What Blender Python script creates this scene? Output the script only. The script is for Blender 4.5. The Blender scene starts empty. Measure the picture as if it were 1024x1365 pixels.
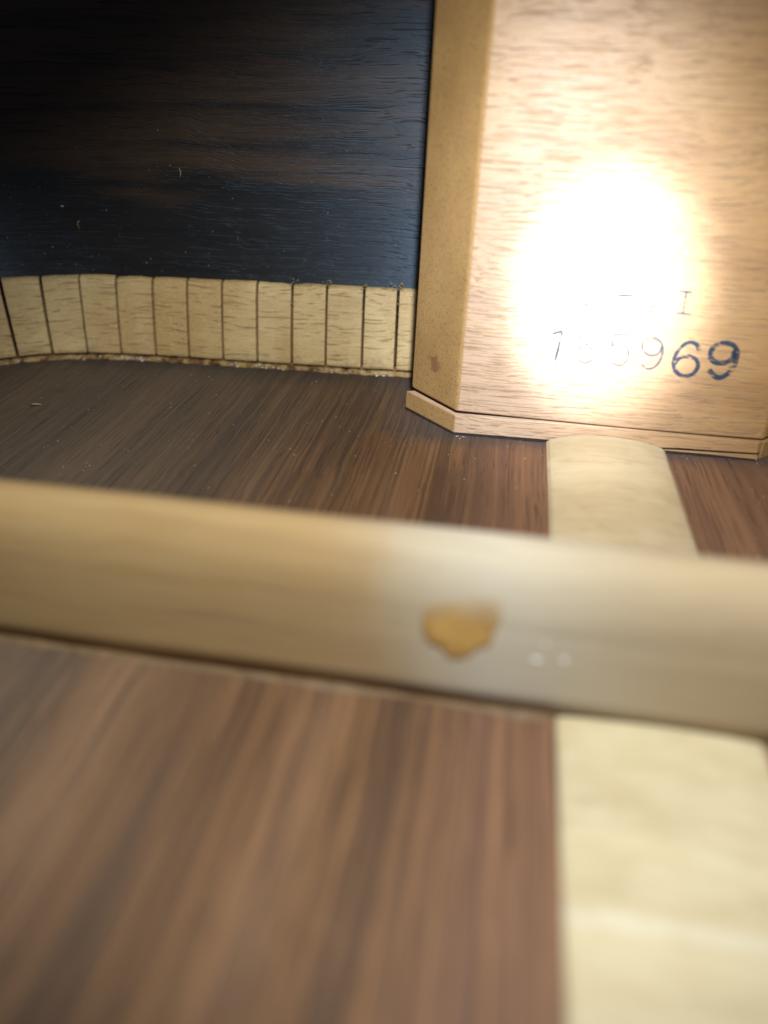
import bpy, bmesh, math, random
from mathutils import Vector, Matrix, noise as mnoise

S = 0.001            # all coordinates below are written in millimetres
rnd = random.Random(7)
scene = bpy.context.scene
C = scene.collection

# ------------------------------------------------------------------ camera
FPX, IMG_H = 960.0, 1365.0
AX = Vector((0.98500625, 0.09830785, -0.14176834))     # guitar's X / Y / Z axes seen from the lens (right, down, forward)
AY = Vector((0.17238057, -0.52796962, 0.83158464))
AZ = Vector((0.00690192, -0.84355417, -0.53699974))
CAM = Vector((-18.926, 0.0, 57.458))
cd = bpy.data.cameras.new('camera')
cam = bpy.data.objects.new('camera', cd); C.objects.link(cam)
m = Matrix(((AX[0], -AX[1], -AX[2]), (AY[0], -AY[1], -AY[2]), (AZ[0], -AZ[1], -AZ[2]))).to_4x4()
m.translation = CAM * S
cam.matrix_world = m
cd.sensor_fit = 'VERTICAL'; cd.sensor_height = 36.0; cd.sensor_width = 36.0
cd.lens = 36.0 * FPX / IMG_H
cd.clip_start = 0.002; cd.clip_end = 20.0
cd.dof.use_dof = True
cd.dof.focus_distance = 0.133
cd.dof.aperture_fstop = 8.6
cd.dof.aperture_blades = 0
scene.camera = cam

# ------------------------------------------------------------------ world and lamps
w = bpy.data.worlds.new('World'); scene.world = w; w.use_nodes = True
bg = w.node_tree.nodes['Background']
bg.inputs[0].default_value = (0.80, 0.88, 1.0, 1); bg.inputs[1].default_value = 0.035

def spot(name, loc, target, power, size_deg, blend, radius, color):
    l = bpy.data.lights.new(name, 'SPOT'); o = bpy.data.objects.new(name, l); C.objects.link(o)
    o.location = Vector(loc) * S
    o.rotation_euler = (Vector(target) - Vector(loc)).to_track_quat('-Z', 'Y').to_euler()
    l.energy = power; l.spot_size = math.radians(size_deg); l.spot_blend = blend
    l.shadow_soft_size = radius * S; l.color = color
    return o
LAMP = (-13, 12, 112)
spot('flashlight_beam', LAMP, (-3.8, 116.6, 26.5), 5.6, 15.2, 1.0, 2.5, (0.86, 0.96, 1.14))
spot('flashlight_corona', LAMP, (-10.0, 116.6, 27.0), 1.15, 31, 1.0, 2.5, (0.82, 0.95, 1.18))
spot('flashlight_spill', LAMP, (-26, 90, 0), 0.94, 80, 0.62, 4.0, (0.92, 0.98, 1.02))

scene.view_settings.view_transform = 'Standard'
scene.view_settings.look = 'None'
scene.view_settings.exposure = 0.0
scene.view_settings.gamma = 1.0
scene.render.film_transparent = False

# ------------------------------------------------------------------ material helpers
class NT:
    def __init__(s, name):
        s.m = bpy.data.materials.new(name); s.m.use_nodes = True
        s.t = s.m.node_tree; s.n = s.t.nodes; s.n.clear()
        s.out = s.n.new('ShaderNodeOutputMaterial')
        s.b = s.n.new('ShaderNodeBsdfPrincipled')
        s.t.links.new(s.b.outputs[0], s.out.inputs[0])
    def L(s, a, b): s.t.links.new(a, b)
    def put(s, sock, v):
        if hasattr(v, 'is_linked') or isinstance(v, bpy.types.NodeSocket): s.L(v, sock)
        else: sock.default_value = v
    def coord(s, kind='Object'):
        if kind == 'UV':
            u = s.n.new('ShaderNodeUVMap'); return u.outputs[0]
        return s.n.new('ShaderNodeTexCoord').outputs[kind]
    def mapping(s, v, scale, loc=(0, 0, 0)):
        n = s.n.new('ShaderNodeMapping'); s.L(v, n.inputs['Vector'])
        n.inputs['Scale'].default_value = scale; n.inputs['Location'].default_value = loc
        return n.outputs[0]
    def noise(s, v, scale=1.0, detail=3.0, rough=0.55, dist=0.0):
        n = s.n.new('ShaderNodeTexNoise'); s.L(v, n.inputs['Vector'])
        n.inputs['Scale'].default_value = scale; n.inputs['Detail'].default_value = detail
        n.inputs['Roughness'].default_value = rough; n.inputs['Distortion'].default_value = dist
        return n.outputs[0]
    def ramp(s, f, a, b, smooth=True):
        n = s.n.new('ShaderNodeMapRange'); s.put(n.inputs[0], f)
        n.interpolation_type = 'SMOOTHSTEP' if smooth else 'LINEAR'
        n.inputs[1].default_value = a; n.inputs[2].default_value = b
        return n.outputs[0]
    def mix(s, f, a, b, mode='MIX'):
        n = s.n.new('ShaderNodeMix'); n.data_type = 'RGBA'; n.blend_type = mode
        s.put(n.inputs[0], f)
        for sock, v in ((n.inputs[6], a), (n.inputs[7], b)):
            if isinstance(v, (tuple, list)): sock.default_value = (*v[:3], 1)
            else: s.L(v, sock)
        return n.outputs[2]
    def math(s, op, a, b=0.0, clamp=False):
        n = s.n.new('ShaderNodeMath'); n.operation = op; n.use_clamp = clamp
        s.put(n.inputs[0], a); s.put(n.inputs[1], b); return n.outputs[0]
    def sep(s, v):
        n = s.n.new('ShaderNodeSeparateXYZ'); s.L(v, n.inputs[0]); return n.outputs
    def bump(s, h, dist, strength=1.0, normal=None):
        n = s.n.new('ShaderNodeBump'); s.L(h, n.inputs['Height'])
        n.inputs['Distance'].default_value = dist; n.inputs['Strength'].default_value = strength
        if normal is not None: s.L(normal, n.inputs['Normal'])
        return n.outputs[0]
    def rand(s):
        return s.n.new('ShaderNodeObjectInfo').outputs['Random']

def axis_scale(axis, along, across, unit):
    v = [across * unit] * 3; v['XYZ'.index(axis)] = along * unit
    return tuple(v)

def wood(name, axis, base, dark, light, *, unit=1000.0, coord='Object', big=(0.012, 0.30), fine=(0.12, 2.2),
         pore=(0.22, 2.0), pore_t=(0.60, 0.70), pore_amt=0.6, pore_col=None, big_t=(0.35, 0.7), fine_amt=0.5,
         blotch=0.3, blotch_s=0.05, rough=0.5, spec=0.4, bump_f=0.03, bump_p=0.06, aniso=0.0, hook=None, per_object=False, wander=5.0):
    t = NT(name)
    co = t.coord(coord)
    mm = t.mapping(co, (unit,) * 3)
    # slow wander of the grain
    wv = t.noise(mm, 0.035, 2.0)
    add = t.n.new('ShaderNodeVectorMath'); add.operation = 'ADD'
    cs = t.n.new('ShaderNodeCombineXYZ')
    wob = t.math('MULTIPLY', t.math('SUBTRACT', wv, 0.5), wander)
    for i in range(3):
        if i != 'XYZ'.index(axis): t.L(wob, cs.inputs[i])
    t.L(mm, add.inputs[0]); t.L(cs.outputs[0], add.inputs[1])
    g = add.outputs[0]
    if per_object:
        a2 = t.n.new('ShaderNodeVectorMath'); a2.operation = 'ADD'
        c2 = t.n.new('ShaderNodeCombineXYZ')
        r = t.math('MULTIPLY', t.rand(), 900.0)
        for i in range(3): t.L(r, c2.inputs[i])
        t.L(g, a2.inputs[0]); t.L(c2.outputs[0], a2.inputs[1]); g = a2.outputs[0]
    nb = t.noise(t.mapping(g, axis_scale(axis, *big, 1.0)), 1.0, 5.0, 0.6)
    nf = t.noise(t.mapping(g, axis_scale(axis, *fine, 1.0), (13, 5, 7)), 1.0, 5.0, 0.72)
    npo = t.noise(t.mapping(g, axis_scale(axis, *pore, 1.0), (3, 41, 17)), 1.0, 2.0, 0.5, 0.15)
    nbl = t.noise(t.mapping(mm, (blotch_s,) * 3, (9, 2, 4)), 1.0, 4.0, 0.6)
    col = t.mix(t.ramp(nb, *big_t), base, dark)
    col = t.mix(t.math('MULTIPLY', t.ramp(nbl, 0.42, 0.72), blotch), col, light)
    if per_object:
        col = t.mix(t.math('MULTIPLY', t.rand(), 0.35), col, light)
    f1 = t.ramp(nf, 0.30, 0.72, False)
    col = t.mix(fine_amt, col, t.mix(f1, dark, light), 'MIX')
    pm = t.ramp(npo, *pore_t)
    if hook: col, pm = hook(t, mm, g, col, pm)
    pc = pore_col or tuple(c * 0.35 for c in dark)
    col = t.mix(t.math('MULTIPLY', pm, pore_amt), col, pc)
    t.L(col, t.b.inputs['Base Color'])
    t.b.inputs['Specular IOR Level'].default_value = spec
    rn = t.math('ADD', t.math('MULTIPLY', nf, 0.25), rough - 0.12, True)
    t.L(t.math('ADD', rn, t.math('MULTIPLY', pm, 0.25), True), t.b.inputs['Roughness'])
    h = t.math('SUBTRACT', t.math('MULTIPLY', nf, bump_f), t.math('MULTIPLY', pm, bump_p))
    t.L(t.bump(h, S), t.b.inputs['Normal'])
    if aniso:
        t.b.inputs['Anisotropic'].default_value = aniso; t.b.inputs['Anisotropic Rotation'].default_value = 0.25
        cx = t.n.new('ShaderNodeCombineXYZ'); cx.inputs['XYZ'.index(axis)].default_value = 1.0
        t.L(cx.outputs[0], t.b.inputs['Tangent'])
    return t

def simple(name, col, rough=0.6, spec=0.4, noise_amt=0.3, ns=1.5, col2=None, trans=0.0, bump=0.0):
    t = NT(name)
    mm = t.mapping(t.coord(), (1000,) * 3)
    n = t.noise(mm, ns, 4.0)
    t.L(t.mix(t.math('MULTIPLY', t.ramp(n, 0.35, 0.7), noise_amt), col, col2 or tuple(c * 0.4 for c in col)), t.b.inputs['Base Color'])
    t.b.inputs['Roughness'].default_value = rough; t.b.inputs['Specular IOR Level'].default_value = spec
    if trans:
        t.b.inputs['Subsurface Weight'].default_value = trans
        t.b.inputs['Subsurface Radius'].default_value = (0.001, 0.0006, 0.0003)
        t.b.inputs['Subsurface Scale'].default_value = 1.0
    if bump: t.L(t.bump(n, bump * S), t.b.inputs['Normal'])
    return t.m

# rosewood of the back: grain runs towards the neck block; browner streaks are the wood's own, pinker tone by the strip
def back_hook(t, mm, g, col, pm):
    s = t.noise(t.mapping(g, (0.16, 0.006, 0.16), (31, 3, 0)), 1.0, 3.0, 0.5)
    col = t.mix(t.math('MULTIPLY', t.ramp(s, 0.50, 0.64), 0.60), col, (0.050, 0.030, 0.020))
    s2 = t.noise(t.mapping(g, (0.10, 0.005, 0.10), (7, 3, 0)), 1.0, 2.0, 0.5)
    col = t.mix(t.math('MULTIPLY', t.ramp(s2, 0.50, 0.66), 0.5), col, (0.24, 0.125, 0.060))
    s3 = t.noise(t.mapping(g, (1.25, 0.006, 1.25), (17, 8, 0)), 1.0, 4.0, 0.65)
    col = t.mix(t.math('MULTIPLY', t.ramp(s3, 0.50, 0.64), 0.65), col, (0.065, 0.036, 0.022))
    col = t.mix(t.math('MULTIPLY', t.ramp(s3, 0.47, 0.33), 0.45), col, (0.25, 0.130, 0.056))
    x = t.sep(mm)
    pink = t.math('MULTIPLY', t.ramp(x[0], -26.0, -17.0), 0.30)
    col = t.mix(pink, col, (0.25, 0.125, 0.080))
    pale = t.math('MULTIPLY', t.ramp(x[0], -35.0, -85.0), 0.55)
    col = t.mix(pale, col, (0.125, 0.105, 0.078))
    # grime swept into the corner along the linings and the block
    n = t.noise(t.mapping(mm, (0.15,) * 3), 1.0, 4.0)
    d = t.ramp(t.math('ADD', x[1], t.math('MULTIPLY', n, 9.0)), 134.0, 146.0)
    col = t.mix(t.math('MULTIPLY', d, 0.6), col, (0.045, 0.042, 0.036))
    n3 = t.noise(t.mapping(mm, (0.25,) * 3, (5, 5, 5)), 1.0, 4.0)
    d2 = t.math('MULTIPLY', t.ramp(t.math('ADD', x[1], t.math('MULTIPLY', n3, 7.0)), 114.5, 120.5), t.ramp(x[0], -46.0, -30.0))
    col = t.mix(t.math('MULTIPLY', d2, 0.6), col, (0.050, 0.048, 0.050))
    return col, pm
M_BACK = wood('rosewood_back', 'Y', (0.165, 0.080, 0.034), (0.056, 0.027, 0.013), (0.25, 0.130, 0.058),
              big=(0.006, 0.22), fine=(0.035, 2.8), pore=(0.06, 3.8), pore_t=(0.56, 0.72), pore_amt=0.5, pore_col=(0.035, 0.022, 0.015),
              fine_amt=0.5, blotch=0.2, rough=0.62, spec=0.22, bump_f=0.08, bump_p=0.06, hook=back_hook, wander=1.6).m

# rosewood of the side: u along the rim, v up; a black heart-streak lies under a brown band
def side_hook(t, mm, g, col, pm):
    x = t.sep(mm)
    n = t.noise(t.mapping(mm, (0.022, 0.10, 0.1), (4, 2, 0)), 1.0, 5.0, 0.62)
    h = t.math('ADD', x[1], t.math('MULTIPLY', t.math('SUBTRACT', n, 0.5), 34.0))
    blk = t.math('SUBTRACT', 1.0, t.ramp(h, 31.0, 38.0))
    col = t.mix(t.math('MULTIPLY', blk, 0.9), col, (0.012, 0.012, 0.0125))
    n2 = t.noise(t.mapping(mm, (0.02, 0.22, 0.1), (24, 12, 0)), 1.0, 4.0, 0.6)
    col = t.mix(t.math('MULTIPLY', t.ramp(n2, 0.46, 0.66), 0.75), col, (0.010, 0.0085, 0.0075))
    return col, pm
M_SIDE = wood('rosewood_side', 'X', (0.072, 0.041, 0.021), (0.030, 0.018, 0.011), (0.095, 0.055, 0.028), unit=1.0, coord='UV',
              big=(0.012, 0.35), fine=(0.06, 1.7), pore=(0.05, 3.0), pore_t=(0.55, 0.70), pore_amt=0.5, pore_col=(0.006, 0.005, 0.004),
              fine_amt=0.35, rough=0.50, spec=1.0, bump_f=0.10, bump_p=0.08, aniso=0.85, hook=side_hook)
M_SIDE.b.inputs['Specular Tint'].default_value = (0.58, 0.77, 1.0, 1); M_SIDE.b.inputs['IOR'].default_value = 1.62; M_SIDE = M_SIDE.m

def block_hook(t, mm, g, col, pm):
    n = t.noise(t.mapping(mm, (0.05, 0.05, 0.05), (2, 9, 1)), 1.0, 3.0)
    col = t.mix(t.math('MULTIPLY', t.ramp(n, 0.45, 0.7), 0.35), col, (0.45, 0.220, 0.062))
    return col, pm
M_BLOCK = wood('mahogany_block', 'X', (0.47, 0.250, 0.086), (0.35, 0.170, 0.052), (0.55, 0.325, 0.13),
               big=(0.02, 0.25), fine=(0.05, 1.8), pore=(0.14, 4.4), pore_t=(0.53, 0.70), pore_amt=0.42, pore_col=(0.19, 0.082, 0.028),
               fine_amt=0.4, rough=0.55, spec=0.9, bump_f=0.10, bump_p=0.07, aniso=0.9, hook=block_hook, wander=3.0)
M_BLOCK.b.inputs['IOR'].default_value = 1.68; M_BLOCK = M_BLOCK.m
def corner_hook(t, mm, g, col, pm):
    vm = t.n.new('ShaderNodeVectorMath'); vm.operation = 'DISTANCE'; t.L(mm, vm.inputs[0]); vm.inputs[1].default_value = (-31.0, 121.6, 11.0)
    d = t.math('ADD', vm.outputs['Value'], t.math('MULTIPLY', t.noise(mm, 0.9, 3.0), 3.4))
    return t.mix(t.math('MULTIPLY', t.ramp(d, 3.6, 2.4), 0.65), col, (0.20, 0.075, 0.040)), pm
M_ENDGRAIN = wood('mahogany_cut_corner', 'Z', (0.46, 0.265, 0.095), (0.37, 0.195, 0.064), (0.53, 0.32, 0.125),
               big=(0.10, 0.12), fine=(1.6, 2.6), pore=(2.2, 4.2), pore_t=(0.56, 0.70), pore_amt=0.2, pore_col=(0.12, 0.055, 0.02),
               fine_amt=0.35, rough=0.6, spec=0.25, bump_f=0.05, bump_p=0.07, hook=corner_hook).m
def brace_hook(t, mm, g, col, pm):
    # paler grey-white tone round the drip, weaker towards the right
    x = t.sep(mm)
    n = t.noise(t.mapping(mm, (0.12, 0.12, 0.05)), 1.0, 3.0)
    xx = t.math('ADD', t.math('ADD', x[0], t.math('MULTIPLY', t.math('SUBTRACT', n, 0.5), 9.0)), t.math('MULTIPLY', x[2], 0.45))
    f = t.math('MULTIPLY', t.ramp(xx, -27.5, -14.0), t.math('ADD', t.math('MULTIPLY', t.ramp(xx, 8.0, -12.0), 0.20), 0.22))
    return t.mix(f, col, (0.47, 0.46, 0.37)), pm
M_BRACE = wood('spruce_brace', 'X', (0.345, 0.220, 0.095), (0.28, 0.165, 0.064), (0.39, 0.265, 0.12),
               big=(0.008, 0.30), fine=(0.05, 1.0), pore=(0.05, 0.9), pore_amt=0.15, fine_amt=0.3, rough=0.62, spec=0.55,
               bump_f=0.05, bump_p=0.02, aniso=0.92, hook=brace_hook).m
def strip_hook(t, mm, g, col, pm):
    x = t.sep(mm)
    n = t.noise(t.mapping(mm, (0.10,) * 3), 1.0, 3.0)
    d = t.math('ABSOLUTE', t.math('SUBTRACT', t.math('ADD', x[1], t.math('MULTIPLY', n, 3.0)), 34.2))
    col = t.mix(t.math('MULTIPLY', t.ramp(d, 1.2, 0.1), 0.28), col, (0.68, 0.64, 0.53))
    m2 = t.noise(t.mapping(mm, (0.28, 0.22, 0.2), (8, 8, 8)), 1.0, 4.0, 0.6)
    col = t.mix(t.math('MULTIPLY', t.ramp(m2, 0.48, 0.66), 0.2), col, (0.40, 0.31, 0.15))
    return col, pm
M_STRIP = wood('spruce_strip', 'X', (0.53, 0.43, 0.255), (0.42, 0.32, 0.175), (0.60, 0.51, 0.34),
               big=(0.03, 0.14), fine=(0.10, 0.9), pore=(0.12, 0.7), pore_amt=0.15, fine_amt=0.35, blotch=0.5, blotch_s=0.12,
               rough=0.55, spec=0.35, bump_f=0.04, bump_p=0.03, hook=strip_hook).m
def lining_hook(t, mm, g, col, pm):
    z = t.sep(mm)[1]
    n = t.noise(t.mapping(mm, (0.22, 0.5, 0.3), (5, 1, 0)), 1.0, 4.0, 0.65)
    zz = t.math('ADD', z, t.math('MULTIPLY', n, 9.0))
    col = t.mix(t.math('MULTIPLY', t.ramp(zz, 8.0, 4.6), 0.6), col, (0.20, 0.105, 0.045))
    n2 = t.noise(t.mapping(mm, (0.05, 0.02, 0.1), (9, 1, 3)), 1.0, 2.0)
    col = t.mix(t.math('MULTIPLY', t.ramp(n2, 0.42, 0.58), 0.6), col, (0.44, 0.255, 0.080))
    f = t.noise(t.mapping(mm, (1.2, 3.4, 1)), 1.0, 4.0, 0.7)
    col = t.mix(t.math('MULTIPLY', t.ramp(f, 0.45, 0.7), 0.35), col, (0.80, 0.66, 0.38))
    return col, pm
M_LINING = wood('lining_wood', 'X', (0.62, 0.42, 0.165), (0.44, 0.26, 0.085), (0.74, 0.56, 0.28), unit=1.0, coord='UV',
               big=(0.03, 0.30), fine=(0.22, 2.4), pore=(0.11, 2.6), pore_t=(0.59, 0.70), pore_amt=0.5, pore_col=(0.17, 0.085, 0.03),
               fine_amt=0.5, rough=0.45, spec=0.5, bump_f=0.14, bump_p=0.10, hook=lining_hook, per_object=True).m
M_WEB = simple('lining_backing', (0.012, 0.007, 0.004), 0.8, 0.15, 0.6, 1.2)  # near-black colour paints in the shade deep in the kerfs
M_GLUE = simple('hide_glue_crumbs', (0.80, 0.76, 0.66), 0.2, 0.7, 0.6, 0.3, (0.45, 0.28, 0.10))
def amber():
    t = NT('amber_glue')
    mm = t.mapping(t.coord(), (1000,) * 3)
    z = t.math('ADD', t.sep(mm)[2], t.math('MULTIPLY', t.noise(mm, 0.5, 2.0), 3.0))
    cov = t.math('ADD', t.math('MULTIPLY', t.ramp(z, 15.6, 11.5), 0.70), 0.18)
    tr = t.n.new('ShaderNodeBsdfTransparent'); mx = t.n.new('ShaderNodeMixShader')
    at = t.n.new('ShaderNodeAttribute'); at.attribute_name = 'thickness'
    cov = t.math('MULTIPLY', cov, at.outputs['Fac'])
    t.L(cov, mx.inputs[0]); t.L(tr.outputs[0], mx.inputs[1]); t.L(t.b.outputs[0], mx.inputs[2]); t.L(mx.outputs[0], t.out.inputs[0])
    t.L(t.mix(t.ramp(t.noise(mm, 0.4, 3.0), 0.35, 0.7), (0.56, 0.33, 0.10), (0.47, 0.25, 0.06)), t.b.inputs['Base Color'])
    t.b.inputs['Roughness'].default_value = 0.3
    return t.m
M_FOOT = simple('lining_ledge', (0.46, 0.29, 0.11), 0.45, 0.5, 1.0, 0.6, (0.11, 0.045, 0.016), bump=0.2)
M_AMBER = amber()
M_BEAD = simple('clear_glue_bead', (0.70, 0.70, 0.66), 0.12, 0.9, 0.1)
M_DUST = simple('pale_dust', (0.62, 0.58, 0.50), 0.8, 0.2, 0.4, 2.0)
M_SHAVING = simple('shaving_wood', (0.34, 0.24, 0.11), 0.6, 0.3, 0.4, 2.0)
M_GAP_SHADE = simple('dark_gap_shade', (0.030, 0.022, 0.018), 0.85, 0.1, 0.5, 1.0)  # colour of the painted shade below the block's foot

def ink(name, amount, col):
    t = NT(name)
    mm = t.mapping(t.coord(), (1000,) * 3)
    n = t.noise(t.mapping(mm, (0.9, 1, 3.2)), 1.0, 4.0, 0.65)
    n2 = t.noise(mm, 0.5, 2.0)
    cov = t.math('MULTIPLY', t.ramp(t.math('ADD', n, t.math('MULTIPLY', t.math('SUBTRACT', n2, 0.5), 0.5)), 0.70, 0.50), amount)
    tr = t.n.new('ShaderNodeBsdfTransparent'); mx = t.n.new('ShaderNodeMixShader')
    t.L(cov, mx.inputs[0]); t.L(tr.outputs[0], mx.inputs[1]); t.L(t.b.outputs[0], mx.inputs[2]); t.L(mx.outputs[0], t.out.inputs[0])
    t.b.inputs['Base Color'].default_value = (*col, 1)
    t.b.inputs['Roughness'].default_value = 0.45
    return t.m
M_INK = ink('stamp_ink_heavy', 0.88, (0.030, 0.052, 0.080))
M_INK2 = ink('stamp_ink_thin', 0.6, (0.030, 0.070, 0.105))

# ------------------------------------------------------------------ object helpers
def link(name, me, mat, parent=None, smooth=False):
    o = bpy.data.objects.new(name, me); C.objects.link(o)
    if mat is not None and not me.materials: me.materials.append(mat)
    if smooth:
        for p in me.polygons: p.use_smooth = True
    if parent is not None:
        o.parent = parent; o.matrix_parent_inverse = Matrix.Translation(parent.location).inverted()
    return o
def mesh(name, verts, faces):
    me = bpy.data.meshes.new(name)
    me.from_pydata([Vector(v) * S for v in verts], [], faces); me.update()
    bm = bmesh.new(); bm.from_mesh(me); bmesh.ops.recalc_face_normals(bm, faces=bm.faces); bm.to_mesh(me); bm.free()
    return me
def tag(o, label, cat, group=None):
    o['label'] = label; o['category'] = cat
    if group: o['group'] = group
    return o
def thing(name, loc, label, cat, group=None):
    o = bpy.data.objects.new(name, None); C.objects.link(o); o.location = Vector(loc) * S
    o.empty_display_size = 0.005
    return tag(o, label, cat, group)
def struct(o): o['kind'] = 'structure'; return o
def stuff(o): o['kind'] = 'stuff'; return o
def wob(x, y=0, z=0, f=1.0): return mnoise.noise(Vector((x * f + 11.3, y * f + 4.7, z * f + 2.1)))

# ------------------------------------------------------------------ the setting: back and side of the body
# foot of the lining, left of the block, measured every few millimetres (x, y)
PATH = [(-185, 62), (-172, 84), (-158, 103), (-142, 121), (-126, 132.0), (-117.4, 136.6), (-107.4, 139.3), (-95.5, 140.5), (-78.2, 140.9), (-61.4, 141.2),
        (-38, 141.9), (-20, 142.6), (0, 143)]
def catmull(P, n=10):
    out = []
    for i in range(len(P) - 1):
        p0, p1, p2, p3 = (Vector((*P[max(0, min(len(P) - 1, k))], 0)) for k in (i - 1, i, i + 1, i + 2))
        for j in range(n):
            t = j / n
            out.append(0.5 * ((2 * p1) + (-p0 + p2) * t + (2 * p0 - 5 * p1 + 4 * p2 - p3) * t * t + (-p0 + 3 * p1 - 3 * p2 + p3) * t ** 3))
    out.append(Vector((*P[-1], 0)))
    return out
CURVE = catmull(PATH)
ARC = [0.0]
for a, b in zip(CURVE, CURVE[1:]): ARC.append(ARC[-1] + (b - a).length)
def at_arc(s):
    s = max(0.0, min(ARC[-1] - 1e-4, s))
    for i in range(len(ARC) - 1):
        if ARC[i + 1] >= s: break
    f = (s - ARC[i]) / (ARC[i + 1] - ARC[i])
    p = CURVE[i].lerp(CURVE[i + 1], f)
    t = (CURVE[min(i + 2, len(CURVE) - 1)] - CURVE[max(i - 1, 0)]).normalized()
    return p, Vector((t.y, -t.x, 0))            # point, normal into the body
def arc_of_x(x):
    for i in range(len(CURVE) - 1):
        if CURVE[i].x <= x <= CURVE[i + 1].x:
            f = (x - CURVE[i].x) / (CURVE[i + 1].x - CURVE[i].x)
            return ARC[i] + f * (ARC[i + 1] - ARC[i])

bp = mesh('back_panel', [(-230, -160, 0), (150, -160, 0), (150, 170, 0), (-230, 170, 0), (-230, -160, -2.6), (150, -160, -2.6), (150, 170, -2.6), (-230, 170, -2.6)],
          [(0, 1, 2, 3), (4, 7, 6, 5), (0, 4, 5, 1), (1, 5, 6, 2), (2, 6, 7, 3), (3, 7, 4, 0)])
struct(link('back_panel', bp, M_BACK))

LT = 5.6                                         # lining thickness at its foot
def side_mesh():
    verts, faces, uvs = [], [], []
    pts = []
    for i in range(0, len(CURVE)):
        p, n = at_arc(ARC[i]); pts.append((p - n * LT, -n, ARC[i]))
    # the right shoulder mirrors the left
    L = ARC[-1]
    right = [(Vector((-q.x, q.y, 0)), Vector((-n.x, n.y, 0)), 2 * L - s) for q, n, s in reversed(pts[12:-1])]
    pts = pts + right
    zs = [0.02, 20, 40, 60, 80, 98]
    for q, n, s in pts:
        for z in zs: verts.append((q.x, q.y, z)); uvs.append((s, z))
    k = len(zs)
    for i in range(len(pts) - 1):
        for j in range(k - 1):
            faces.append((i * k + j, (i + 1) * k + j, (i + 1) * k + j + 1, i * k + j + 1))
    nv = len(verts)
    for q, n, s in pts:
        for z in zs: verts.append((q.x + n.x * 2.2, q.y + n.y * 2.2, z)); uvs.append((s, z))
    for i in range(len(pts) - 1):
        for j in range(k - 1):
            faces.append((nv + i * k + j, nv + i * k + j + 1, nv + (i + 1) * k + j + 1, nv + (i + 1) * k + j))
        faces.append((i * k + k - 1, (i + 1) * k + k - 1, nv + (i + 1) * k + k - 1, nv + i * k + k - 1))
    me = bpy.data.meshes.new('side_panel'); me.from_pydata([Vector(v) * S for v in verts], [], faces); me.update()
    uv = me.uv_layers.new(name='UVMap')
    for lp in me.loops: uv.data[lp.index].uv = uvs[lp.vertex_index]
    return me
struct(link('side_panel', side_mesh(), M_SIDE, smooth=False))

# ------------------------------------------------------------------ neck block
nb = thing('neck_block', (0, 130, 0), 'orange-brown wooden neck block with cut corners and stamped numbers, standing on the back', 'neck block')
def loft(levels, name, mat, parent, bevel=0.35, segs=2, caps=True):
    """levels: list of (z, [(x, y), ...]) rings, joined into a closed solid with rounded corners"""
    n = len(levels[0][1]); verts = []; faces = []
    for z, ring in levels:
        for i, (x, y) in enumerate(ring):
            zz = z[i] if isinstance(z, (list, tuple)) else z
            verts.append((x, y, zz))
    for l in range(len(levels) - 1):
        for i in range(n):
            j = (i + 1) % n
            faces.append((l * n + i, l * n + j, (l + 1) * n + j, (l + 1) * n + i))
    faces.append(tuple(range(n))[::-1]); faces.append(tuple((len(levels) - 1) * n + i for i in range(n)))
    me = mesh(name, verts, faces)
    if bevel:
        bm = bmesh.new(); bm.from_mesh(me)
        es = [e for e in bm.edges if len(e.link_faces) == 2 and e.calc_face_angle(0) > 0.3]
        bmesh.ops.bevel(bm, geom=es, offset=bevel * S, segments=segs, affect='EDGES', profile=0.5, clamp_overlap=True)
        bm.to_mesh(me); bm.free()
    return me
FZ = 4.0
body = loft([([4.45, 4.30, 4.00, 3.70, 3.62, 3.62, 3.9, 3.9], [(-35.4, 126.0), (-26.2, 117.1), (-12, 117.0), (4, 116.9), (16, 116.85), (25.0, 116.8), (34.6, 126.0), (0, 141.5)]),
             (97.0, [(-32.6, 126.0), (-24.1, 117.3), (-11, 117.2), (4, 117.1), (15, 117.05), (23.6, 117.0), (32.6, 126.0), (0, 141.5)])], 'body', M_BLOCK, nb, 0.45, 3)
body.materials.append(M_BLOCK); body.materials.append(M_ENDGRAIN)
def corner_faces(me):
    for p in me.polygons:
        nx, ny = p.normal.x, p.normal.y
        if abs(nx) > 0.35 and abs(p.normal.z) < 0.5: p.material_index = 1
corner_faces(body)
link('body', body, None, nb)
# the foot: a split layer, its top edge closed onto the body in the middle and open at both ends
foot = loft([([0.40, 0.32, 0.42, 0.36, 0.95, 1.25, 0.4, 0.4], [(-36.5, 126.0), (-26.4, 116.85), (-12, 116.75), (4, 116.62), (12, 116.56), (24.6, 116.45), (34.9, 125.9), (0, 141.3)]),
             ([3.72, 3.68, 3.74, 3.66, 3.50, 3.30, 3.3, 3.3], [(-36.3, 126.0), (-26.3, 116.9), (-12, 116.85), (4, 116.72), (12, 116.66), (24.5, 116.6), (34.7, 126.0), (0, 141.3)])], 'foot', M_BLOCK, nb, 0.16, 2)
foot.materials.append(M_BLOCK); foot.materials.append(M_ENDGRAIN); corner_faces(foot)
link('foot', foot, None, nb)
shim = loft([(0.06, [(5.5, 116.75), (24.9, 116.35), (24.9, 121), (5.5, 121)]), ([0.18, 0.82, 0.8, 0.15], [(5.5, 116.75), (24.9, 116.4), (24.9, 121), (5.5, 121)])], 'shim', M_BLOCK, nb, 0.05, 1)
link('shim', shim, M_BLOCK, nb)
corner = loft([(0.05, [(25.35, 116.7), (35.6, 126.2), (34, 127.5), (25.0, 118.3)]), (3.3, [(25.3, 116.75), (35.5, 126.2), (34, 127.5), (25.0, 118.3)])], 'foot_corner', M_ENDGRAIN, nb, 0.12, 1)
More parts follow.
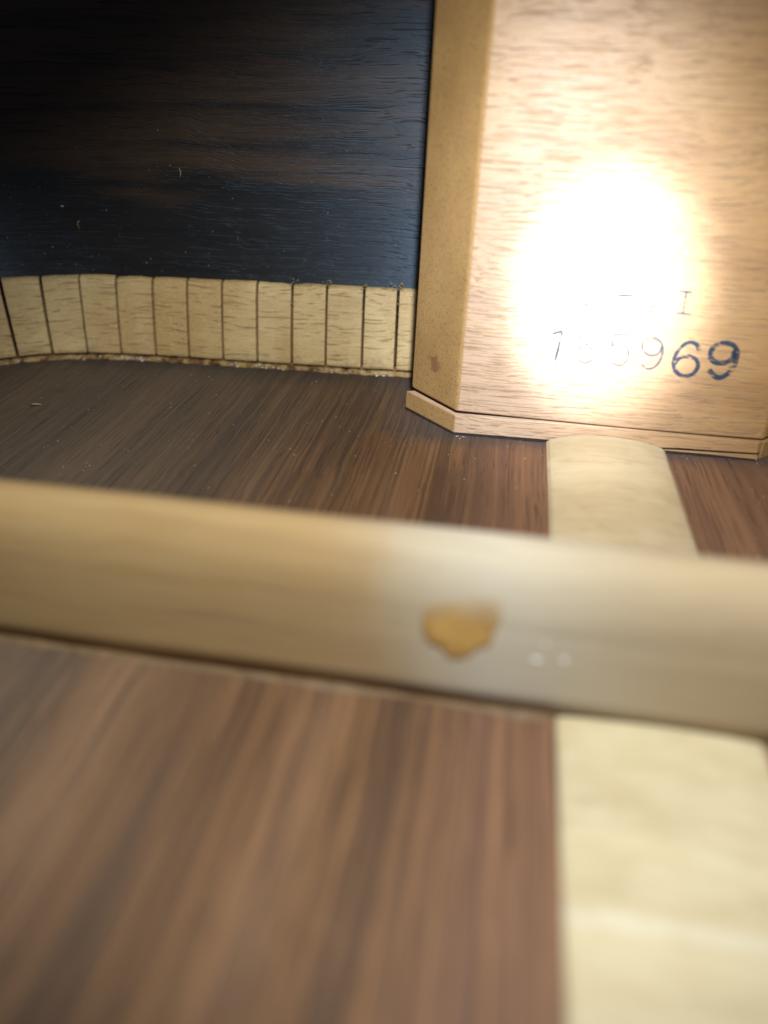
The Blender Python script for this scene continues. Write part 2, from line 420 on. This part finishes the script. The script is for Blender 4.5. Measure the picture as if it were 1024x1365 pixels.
link('foot_corner', corner, M_ENDGRAIN, nb)

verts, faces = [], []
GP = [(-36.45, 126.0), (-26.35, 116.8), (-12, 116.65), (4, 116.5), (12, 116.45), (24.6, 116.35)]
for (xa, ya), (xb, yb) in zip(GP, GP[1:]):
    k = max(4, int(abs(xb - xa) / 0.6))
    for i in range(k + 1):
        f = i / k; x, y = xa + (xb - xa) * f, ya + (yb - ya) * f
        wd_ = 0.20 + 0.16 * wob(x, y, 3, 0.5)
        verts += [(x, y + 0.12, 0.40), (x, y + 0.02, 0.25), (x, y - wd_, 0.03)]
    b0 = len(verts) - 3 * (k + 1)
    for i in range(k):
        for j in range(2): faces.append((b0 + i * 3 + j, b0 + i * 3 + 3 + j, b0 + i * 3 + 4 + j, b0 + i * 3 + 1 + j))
link('gap_shade', mesh('gap_shade', verts, faces), M_GAP_SHADE, nb)  # dark strip added as painted shade in the gap under the foot
# stamped characters: strokes in the plane of the block's face (x, z), each character a part
GLYPH = [
 ('stamped_letter', 0.34, M_INK2, [[(-6.81, 27.78), (-6.83, 24.21)], [(-7.74, 27.8), (-5.87, 27.76), (-4.68, 27.02), (-4.34, 25.65), (-5.05, 24.46), (-7.49, 24.25)]]),
 ('stamped_dash', 0.42, M_INK, [[(-2.38, 26.13), (0.12, 26.08)]]),
 ('stamped_digit', 0.34, M_INK2, [[(2.37, 26.5), (2.47, 27.23), (3.17, 27.59), (3.97, 27.27), (4.2, 26.49), (3.72, 25.41), (3.09, 24.45), (2.83, 23.8)], [(2.83, 23.8), (4.89, 23.81)]]),
 ('stamped_digit', 0.34, M_INK, [[(6.55, 27.23), (8.48, 27.12)], [(7.62, 27.15), (7.82, 23.84)], [(6.75, 23.89), (9.06, 23.77)]]),
 ('stamped_digit', 0.42, M_INK, [[(-11.44, 19.32), (-9.9, 19.93)], [(-9.9, 19.93), (-10.4, 14.85)]]),
 ('stamped_digit', 0.34, M_INK2, [[(-6.05, 20.1), (-5.1, 19.73), (-4.9, 18.92), (-5.72, 18.0), (-6.79, 17.09), (-6.89, 15.75), (-5.76, 14.81), (-4.58, 15.51), (-4.56, 16.8), (-5.72, 18.0), (-6.83, 18.87), (-6.81, 19.73), (-6.05, 20.1)]]),
 ('stamped_digit', 0.36, M_INK2, [[(0.54, 19.94), (-1.73, 19.91)], [(-1.73, 19.91), (-1.9, 17.9)], [(-1.9, 17.9), (-0.65, 18.34), (0.74, 17.6), (0.91, 15.9), (-0.03, 14.86), (-1.35, 15.13)]]),
 ('stamped_digit', 0.42, M_INK2, [[(5.82, 18.42), (5.46, 17.18), (4.24, 16.86), (3.09, 17.65), (2.82, 18.88), (3.69, 19.64), (4.99, 19.5), (5.9, 18.43), (6.09, 16.59), (5.45, 15.02), (4.31, 14.61), (3.26, 15.27)]]),
 ('stamped_digit', 0.62, M_INK, [[(11.52, 18.15), (10.9, 19.12), (9.7, 19.38), (8.57, 18.3), (8.07, 16.41), (8.58, 14.69), (10.0, 13.78), (11.4, 14.21), (11.95, 15.5), (11.4, 16.65), (10.2, 17.12), (8.91, 16.71), (8.34, 15.63)]]),
 ('stamped_digit', 0.82, M_INK, [[(16.86, 18.6), (16.72, 17.19), (15.57, 16.36), (14.16, 16.53), (13.34, 17.57), (13.62, 18.95), (14.91, 19.62), (16.39, 19.33), (17.16, 18.23), (17.3, 16.28), (16.59, 14.56), (15.22, 13.93), (13.7, 15.15)]]),
]
def face_y(x, z):                                # the block's face, leaning back a little as it rises
    pts = [(-26.2, 117.1), (-12, 117.0), (4, 116.9), (16, 116.85), (25, 116.8)]
    for (x0, y0), (x1, y1) in zip(pts, pts[1:]):
        if x <= x1: break
    return y0 + (y1 - y0) * (x - x0) / (x1 - x0) + 0.2 * (z - 4) / 93.0
for name, wd, mat, strokes in GLYPH:
    verts, faces = [], []
    for si, st in enumerate(strokes):
        P = catmull(st, 6) if len(st) > 2 else [Vector((*st[0], 0)).lerp(Vector((*st[1], 0)), k / 5) for k in range(6)]
        b0 = len(verts)
        for i, p in enumerate(P):
            t = (P[min(i + 1, len(P) - 1)] - P[max(i - 1, 0)]).normalized(); n = Vector((-t.y, t.x, 0))
            hw = wd * 0.5 * (1 + 0.28 * wob(p.x, p.y, si, 1.3)); 
            if i in (0, len(P) - 1): hw *= 0.75
            for sgn in (-1, 1):
                q = p + n * hw * sgn
                for k in (0.0, 1.0):
                    verts.append((q.x, face_y(q.x, q.y) - (0.035 + 0.004 * si if k == 0 else 0.012), q.y))
        for i in range(len(P) - 1):
            a, b = b0 + i * 4, b0 + (i + 1) * 4
            faces += [(a, b, b + 2, a + 2)]
    link(name, mesh(name, verts, faces), mat, nb)

# ------------------------------------------------------------------ kerfed lining
kl = thing('kerfed_lining', (-82, 143, 0), 'pale kerfed lining strip of sawn teeth along the foot of the dark side', 'lining')
PROFILE = [(-0.12, 1.45), (-0.05, 1.8), (-1.0, 6.0), (-2.3, 11.0), (-3.3, 14.6), (-4.1, 16.7), (-4.5, 16.95), (-LT + 0.25, 17.05), (-LT + 0.25, 1.45)]
def sweep(s0, s1, profile, steps, jit=0.0, seed=0, inset=0.04):
    ss = [s0, s0 + 0.14] + [s0 + (s1 - s0) * k / steps for k in range(1, steps)] + [s1 - 0.14, s1]
    verts, faces = [], []; k = len(profile)
    for i, s in enumerate(ss):
        p, n = at_arc(s); end = i in (0, len(ss) - 1)
        for j, (a, z) in enumerate(profile):
            aa, zz = a, z
            if end and j not in (len(profile) - 1, len(profile) - 2): aa -= inset; zz -= inset * 0.5 if z > 10 else -inset * 0.3
            if jit: aa += jit * wob(s, z, seed, 0.8); zz += jit * wob(s, z + 40, seed, 0.6)
            q = p + n * aa; verts.append((q.x, q.y, max(zz, 0.03)))
    for i in range(len(ss) - 1):
        for j in range(k): faces.append((i * k + j, (i + 1) * k + j, (i + 1) * k + (j + 1) % k, i * k + (j + 1) % k))
    faces.append(tuple(range(k))); faces.append(tuple((len(ss) - 1) * k + j for j in range(k))[::-1])
    return verts, faces
# saw kerfs: x at mid height on the foot line
def kerf_arc(xp):                                # line of sight was measured on the plane y = 140: follow it to the curve
    lo, hi = arc_of_x(-184), arc_of_x(-1)
    for _ in range(50):
        mid = (lo + hi) / 2; p, n = at_arc(mid); p = p - n * 0.8
        xx = CAM.x + (xp - CAM.x) * p.y / 140.0
        if p.x < xx: lo = mid
        else: hi = mid
    return lo
KX = [-127.13, -117.96, -109.34, -101.22, -93.09, -85.43, -77.75, -70.2, -62.62, -55.33, -47.71, -40.68]
KS = [kerf_arc(x) for x in KX]
while KS[0] > 62: KS.insert(0, KS[0] - 7.9)
KS.append(KS[-1] + 7.3)
for i, (a, b) in enumerate(zip(KS, KS[1:])):
    k = 0.23 + 0.13 * rnd.random()
    v, f = sweep(a + k, b - k, PROFILE, 3, 0.06, i)
    dz = rnd.uniform(-0.15, 0.15)
    tl, tr_ = rnd.uniform(-0.25, 0.12), rnd.uniform(-0.25, 0.12)
    npf = len(PROFILE); nr = len(v) // npf
    v = [(x, y, z + ((dz + (tl if q // npf < 2 else tr_ if q // npf >= nr - 2 else 0)) if z > 13 else 0)) for q, (x, y, z) in enumerate(v)]
    me = mesh('lining_tooth', v, f)
    uv = me.uv_layers.new(name='UVMap')
    for lp in me.loops:
        q = me.vertices[lp.vertex_index].co * 1000
        uv.data[lp.index].uv = (a + (q.x - at_arc(a)[0].x) * (b - a) / (at_arc(b)[0].x - at_arc(a)[0].x), q.z)
    link('lining_tooth', me, M_LINING, kl)
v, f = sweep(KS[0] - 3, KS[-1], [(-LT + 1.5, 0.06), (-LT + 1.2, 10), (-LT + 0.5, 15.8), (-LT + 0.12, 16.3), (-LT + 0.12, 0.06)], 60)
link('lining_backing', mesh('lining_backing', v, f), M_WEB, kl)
v, f = sweep(KS[0] - 3, KS[-1], [(0.20, 0.05), (0.12, 0.6), (-0.25, 0.85), (-LT + 1.6, 0.9), (-LT + 1.6, 0.05)], 240, 0.22, 3)
link('lining_foot', mesh('lining_foot', v, f), M_FOOT, kl, smooth=False)
# crumbs of dried glue along the foot
def blob(verts, faces, c, r, squash=0.6):
    b0 = len(verts); sx, sy, sz = (r * rnd.uniform(0.6, 1.4) for _ in range(3)); sz *= squash
    a0 = rnd.random() * 6.28
    for k in range(5):
        a = a0 + k * 1.2566 + rnd.uniform(-.3, .3); q = rnd.uniform(0.75, 1.15)
        verts.append((c[0] + sx * q * math.cos(a), c[1] + sy * q * math.sin(a), max(0.0, c[2] + sz * rnd.uniform(-.3, .3))))
    verts.append((c[0], c[1], c[2] + sz)); verts.append((c[0], c[1], c[2] - sz))
    for k in range(5):
        faces += [(b0 + k, b0 + (k + 1) % 5, b0 + 5), (b0 + (k + 1) % 5, b0 + k, b0 + 6)]
verts, faces = [], []
for _ in range(900):
    s = rnd.uniform(KS[0], KS[-1]); p, n = at_arc(s)
    if wob(s, 0, 0, 0.12) < rnd.uniform(-0.25, 0.45): continue
    q = p + n * rnd.uniform(-0.1, 0.35)
    blob(verts, faces, (q.x, q.y, rnd.uniform(0.05, 0.9)), rnd.uniform(0.10, 0.32))
stuff(link('glue_crumbs', mesh('glue_crumbs', verts, faces), M_GLUE, kl))
# sawdust fuzz left on the arrises of the kerfs nearest the block
verts, faces = [], []
for s in KS[-5:-1]:
    for _ in range(26):
        p, n = at_arc(s + rnd.gauss(0, 0.55)); z = rnd.choice((rnd.uniform(16.6, 18.2), rnd.uniform(12, 17.6)))
        q = p + n * (-0.05 - 4.2 * z / 17.0)
        blob(verts, faces, (q.x, q.y, z), rnd.uniform(0.08, 0.26), 1.0)
stuff(link('sawdust_fuzz', mesh('sawdust_fuzz', verts, faces), M_SHAVING, kl))

# ------------------------------------------------------------------ centre strips
def strip_mesh(name, y0, y1, z0, cn, cf, seed):
    N, Mx = 40, 40; verts, faces = [], []
    for i in range(N + 1):
        y = y0 + (y1 - y0) * i / N
        for j in range(Mx + 1):
            u = j / Mx; x = -10 + 20 * u
            e = min(u, 1 - u) * 20
            z = z0 + (cn + (cf - cn) * i / N) * (1 - (2 * u - 1) ** 2) ** 0.8 - (0.22 * (1 - e / 0.5) if e < 0.5 else 0)
            x += 0.10 * wob(y, seed, 0, 0.25) * (1 if j in (0, Mx) else 0)
            verts.append((x, y, z + 0.03 * wob(x, y, seed, 0.4)))
    k = Mx + 1
    for i in range(N):
        for j in range(Mx): faces.append((i * k + j, i * k + j + 1, (i + 1) * k + j + 1, (i + 1) * k + j))
    b = len(verts)
    for i in range(N + 1):
        y = y0 + (y1 - y0) * i / N; verts += [(-10.05, y, 0.04), (10.05, y, 0.04)]
    for i in range(N):
        faces += [(i * k, (i + 1) * k, b + 2 * i + 2, b + 2 * i), (i * k + Mx, b + 2 * i + 1, b + 2 * i + 3, (i + 1) * k + Mx)]
    faces.append(tuple(range(k)) + (b + 1, b)); faces.append(tuple(N * k + j for j in range(k)) + (b + 2 * N + 1, b + 2 * N))
    return mesh(name, verts, faces)
tag(link('centre_strip', strip_mesh('centre_strip', 62.4, 116.4, 0.45, 0.9, 1.75, 1), M_STRIP), 'short pale cross-grained centre strip between the brace and the neck block', 'wood strip', 'centre strip pieces along the back seam')
tag(link('centre_strip', strip_mesh('centre_strip', -150, 53.0, 0.7, 0.5, 0.5, 5), M_STRIP), 'blurred pale centre strip in the foreground, nearer than the brace', 'wood strip', 'centre strip pieces along the back seam')

# ------------------------------------------------------------------ back brace
br = thing('back_brace', (0, 57.5, 0), 'blurred tan wooden back brace with rounded top crossing the whole picture', 'brace')
PB = [(53.1, 0.05), (53.2, 3), (53.4, 8), (53.7, 12), (54.1, 14.2), (54.8, 16.0), (55.9, 17.4), (57.2, 18.1), (58.4, 18.2), (59.6, 17.7), (60.7, 16.4), (61.5, 14.2), (61.9, 11), (62.1, 6), (62.2, 0.05)]
verts, faces = [], []; xs = [-150 + 300 * i / 100 for i in range(101)]
for x in xs:
    for y, z in PB:
        verts.append((x, y - x * 0.012 + 0.06 * wob(x, z, 2, 0.09), z * (1 + 0.006 * wob(x, 0, 9, 0.05)) if z > 0.1 else z))
k = len(PB)
for i in range(len(xs) - 1):
    for j in range(k): faces.append((i * k + j, (i + 1) * k + j, (i + 1) * k + (j + 1) % k, i * k + (j + 1) % k))
faces.append(tuple(range(k))); faces.append(tuple((len(xs) - 1) * k + j for j in range(k))[::-1])
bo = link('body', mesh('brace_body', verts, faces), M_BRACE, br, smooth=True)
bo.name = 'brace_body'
def brace_y(x, z):
    for (ya, za), (yb, zb) in zip(PB, PB[1:]):
        if z <= zb: break
    return ya + (yb - ya) * (z - za) / (zb - za) - x * 0.012
# run of amber glue on the near face
DR = [(-24.2, 8.9), (-24.3, 11.0), (-23.6, 12.8), (-21.24, 13.7), (-18.4, 14.2), (-16.7, 13.6), (-16.5, 12.0), (-17.1, 10.0), (-17.3, 8.6), (-18.5, 7.9), (-19.2, 6.9), (-20.5, 6.2), (-21.6, 6.4), (-22.1, 7.3), (-23.3, 7.8)]
ring = catmull(DR + [DR[0]], 4)[:-1]; cx, cz = -20.6, 9.6
verts = [(cx, brace_y(cx, cz) - 0.28, cz)]; faces = []; n = len(ring)
for lv, (sc, h) in enumerate(((0.35, 0.27), (0.65, 0.25), (0.86, 0.20), (0.97, 0.12), (1.0, -0.05))):
    for p in ring:
        x, z = cx + (p.x - cx) * sc, cz + (p.y - cz) * sc
        verts.append((x, brace_y(x, z) - h, z))
for i in range(n): faces.append((0, 1 + i, 1 + (i + 1) % n))
for l in range(4):
    for i in range(n): faces.append((1 + l * n + i, 1 + (l + 1) * n + i, 1 + (l + 1) * n + (i + 1) % n, 1 + l * n + (i + 1) % n))
me = mesh('glue_drip', verts, faces)
att = me.attributes.new('thickness', 'FLOAT', 'POINT')
for i in range(len(verts)): att.data[i].value = 1.0 if i == 0 else (1.0, 1.0, 0.9, 0.45, 0.1)[(i - 1) // n]
gd = link('glue_drip', me, M_AMBER, br, smooth=True); gd['label'] = 'amber drip of dried glue'
for (x, z, r) in ((-12.8, 7.4, 0.34), (-10.2, 7.85, 0.27), (-12.2, 9.6, 0.18)):
    bm = bmesh.new(); bmesh.ops.create_icosphere(bm, subdivisions=2, radius=r * S)
    me = bpy.data.meshes.new('glue_bead'); bm.to_mesh(me); bm.free()
    for vv in me.vertices: vv.co = Vector((vv.co.x * 1.2, vv.co.y * 0.5, vv.co.z)) + Vector((x, brace_y(x, z), z)) * S
    link('glue_bead', me, M_BEAD, br, smooth=True)
# thin fillet of old glue where the brace meets the back
verts, faces = [], []
for i in range(121):
    x = -110 + i * 1.8; w_ = 0.45 + 0.35 * wob(x, 1, 1, 0.2)
    if -10.6 < x < 10.6: w_ = 0.12
    y = 53.1 - x * 0.012; verts += [(x, y + 0.05, 0.5 + 0.3 * w_), (x, y - w_ * 0.5, 0.2), (x, y - w_, 0.03)]
for i in range(120):
    for j in range(2): faces.append((i * 3 + j, i * 3 + 3 + j, i * 3 + 4 + j, i * 3 + 1 + j))
link('glue_fillet', mesh('glue_fillet', verts, faces), simple('brown_glue_fillet', (0.19, 0.115, 0.055), 0.6, 0.3, 0.5, 0.5), br, smooth=True)

# ------------------------------------------------------------------ small loose bits
def curl(name, pts, r, label, cat):
    verts, faces = [], []
    P = [Vector(p) for p in pts]
    for i, p in enumerate(P):
        t = (P[min(i + 1, len(P) - 1)] - P[max(i - 1, 0)]).normalized()
        a = t.orthogonal().normalized(); b = t.cross(a); rr = r * (0.5 if i in (0, len(P) - 1) else 1)
        for k in range(5): verts.append(p + (a * math.cos(k * 1.2566) + b * math.sin(k * 1.2566)) * rr)
    for i in range(len(P) - 1):
        for k in range(5): faces.append((i * 5 + k, i * 5 + (k + 1) % 5, i * 5 + 5 + (k + 1) % 5, i * 5 + 5 + k))
    faces.append(tuple(range(5))[::-1]); faces.append(tuple((len(P) - 1) * 5 + k for k in range(5)))
    return tag(link(name, mesh(name, verts, faces), M_SHAVING, smooth=True), label, cat, 'loose wood shavings in the body')
def side_pt(x, z, off=0.15):
    lo, hi = 0.0, ARC[-1]
    for _ in range(40):
        mid = (lo + hi) / 2; p, n = at_arc(mid); q = p - n * (LT - off)
        xx = CAM.x + (x - CAM.x) * q.y / 145.0
        if q.x < xx: lo = mid
        else: hi = mid
    zz = CAM.z + (z - CAM.z) * q.y / 145.0
    return (q.x, q.y, zz)
curl('wood_shaving', [side_pt(-84.9 + dx, 37.6 + dz) for dx, dz in ((0.2, 0.9), (0.45, 0.3), (0.4, -0.4), (0.1, -1.0))], 0.11, 'tiny curved shaving stuck highest on the dark side, middle of its width', 'shaving')
curl('wood_shaving', [side_pt(-108.5 + dx, 27 + dz) for dx, dz in ((0.5, 0.8), (0.1, 0.7), (-0.2, 0.1), (-0.1, -0.8))], 0.13, 'tiny hooked shaving on the dark side above the left lining teeth', 'shaving')
curl('wood_shaving', [(-107.3, 113.9, 0.25), (-106.6, 113.8, 0.45), (-105.8, 114.1, 0.4), (-105.2, 114.4, 0.2)], 0.2, 'tiny pale splinter lying on the dark back near the left edge', 'shaving')
verts, faces = [], []
blob(verts, faces, side_pt(-111.3, 30.5), 0.32, 1.0)
for _ in range(130):
    blob(verts, faces, side_pt(rnd.uniform(-128, -40), 18 + 30 * rnd.random() ** 2.2, 0.05), rnd.uniform(0.035, 0.10), 1.0)
for _ in range(420):
    x, y = rnd.uniform(-122, 35), rnd.uniform(64, 141)
    if -10.5 < x < 10.5 or (x > -38 and y > 115.5): continue
    p, n = at_arc(arc_of_x(x)) if x < -38 else (Vector((x, 117, 0)), None)
    if y > p.y - 0.3: continue
    blob(verts, faces, (x, y, 0.04), rnd.uniform(0.04, 0.12))
for _ in range(260):                             # in clumps along the foot of the block
    x = rnd.uniform(-26, 25)
    if -10.3 < x < 10.3 or wob(x, 3, 0, 0.35) < rnd.uniform(0.0, 0.5): continue
    blob(verts, faces, (x, 116.2 - 2.2 * rnd.random() ** 2.5, 0.05), rnd.choice((0.04, 0.05, 0.06, 0.11)))
stuff(tag(link('dust', mesh('dust', verts, faces), M_DUST), 'scattered pale dust specks on the dark rosewood', 'dust'))
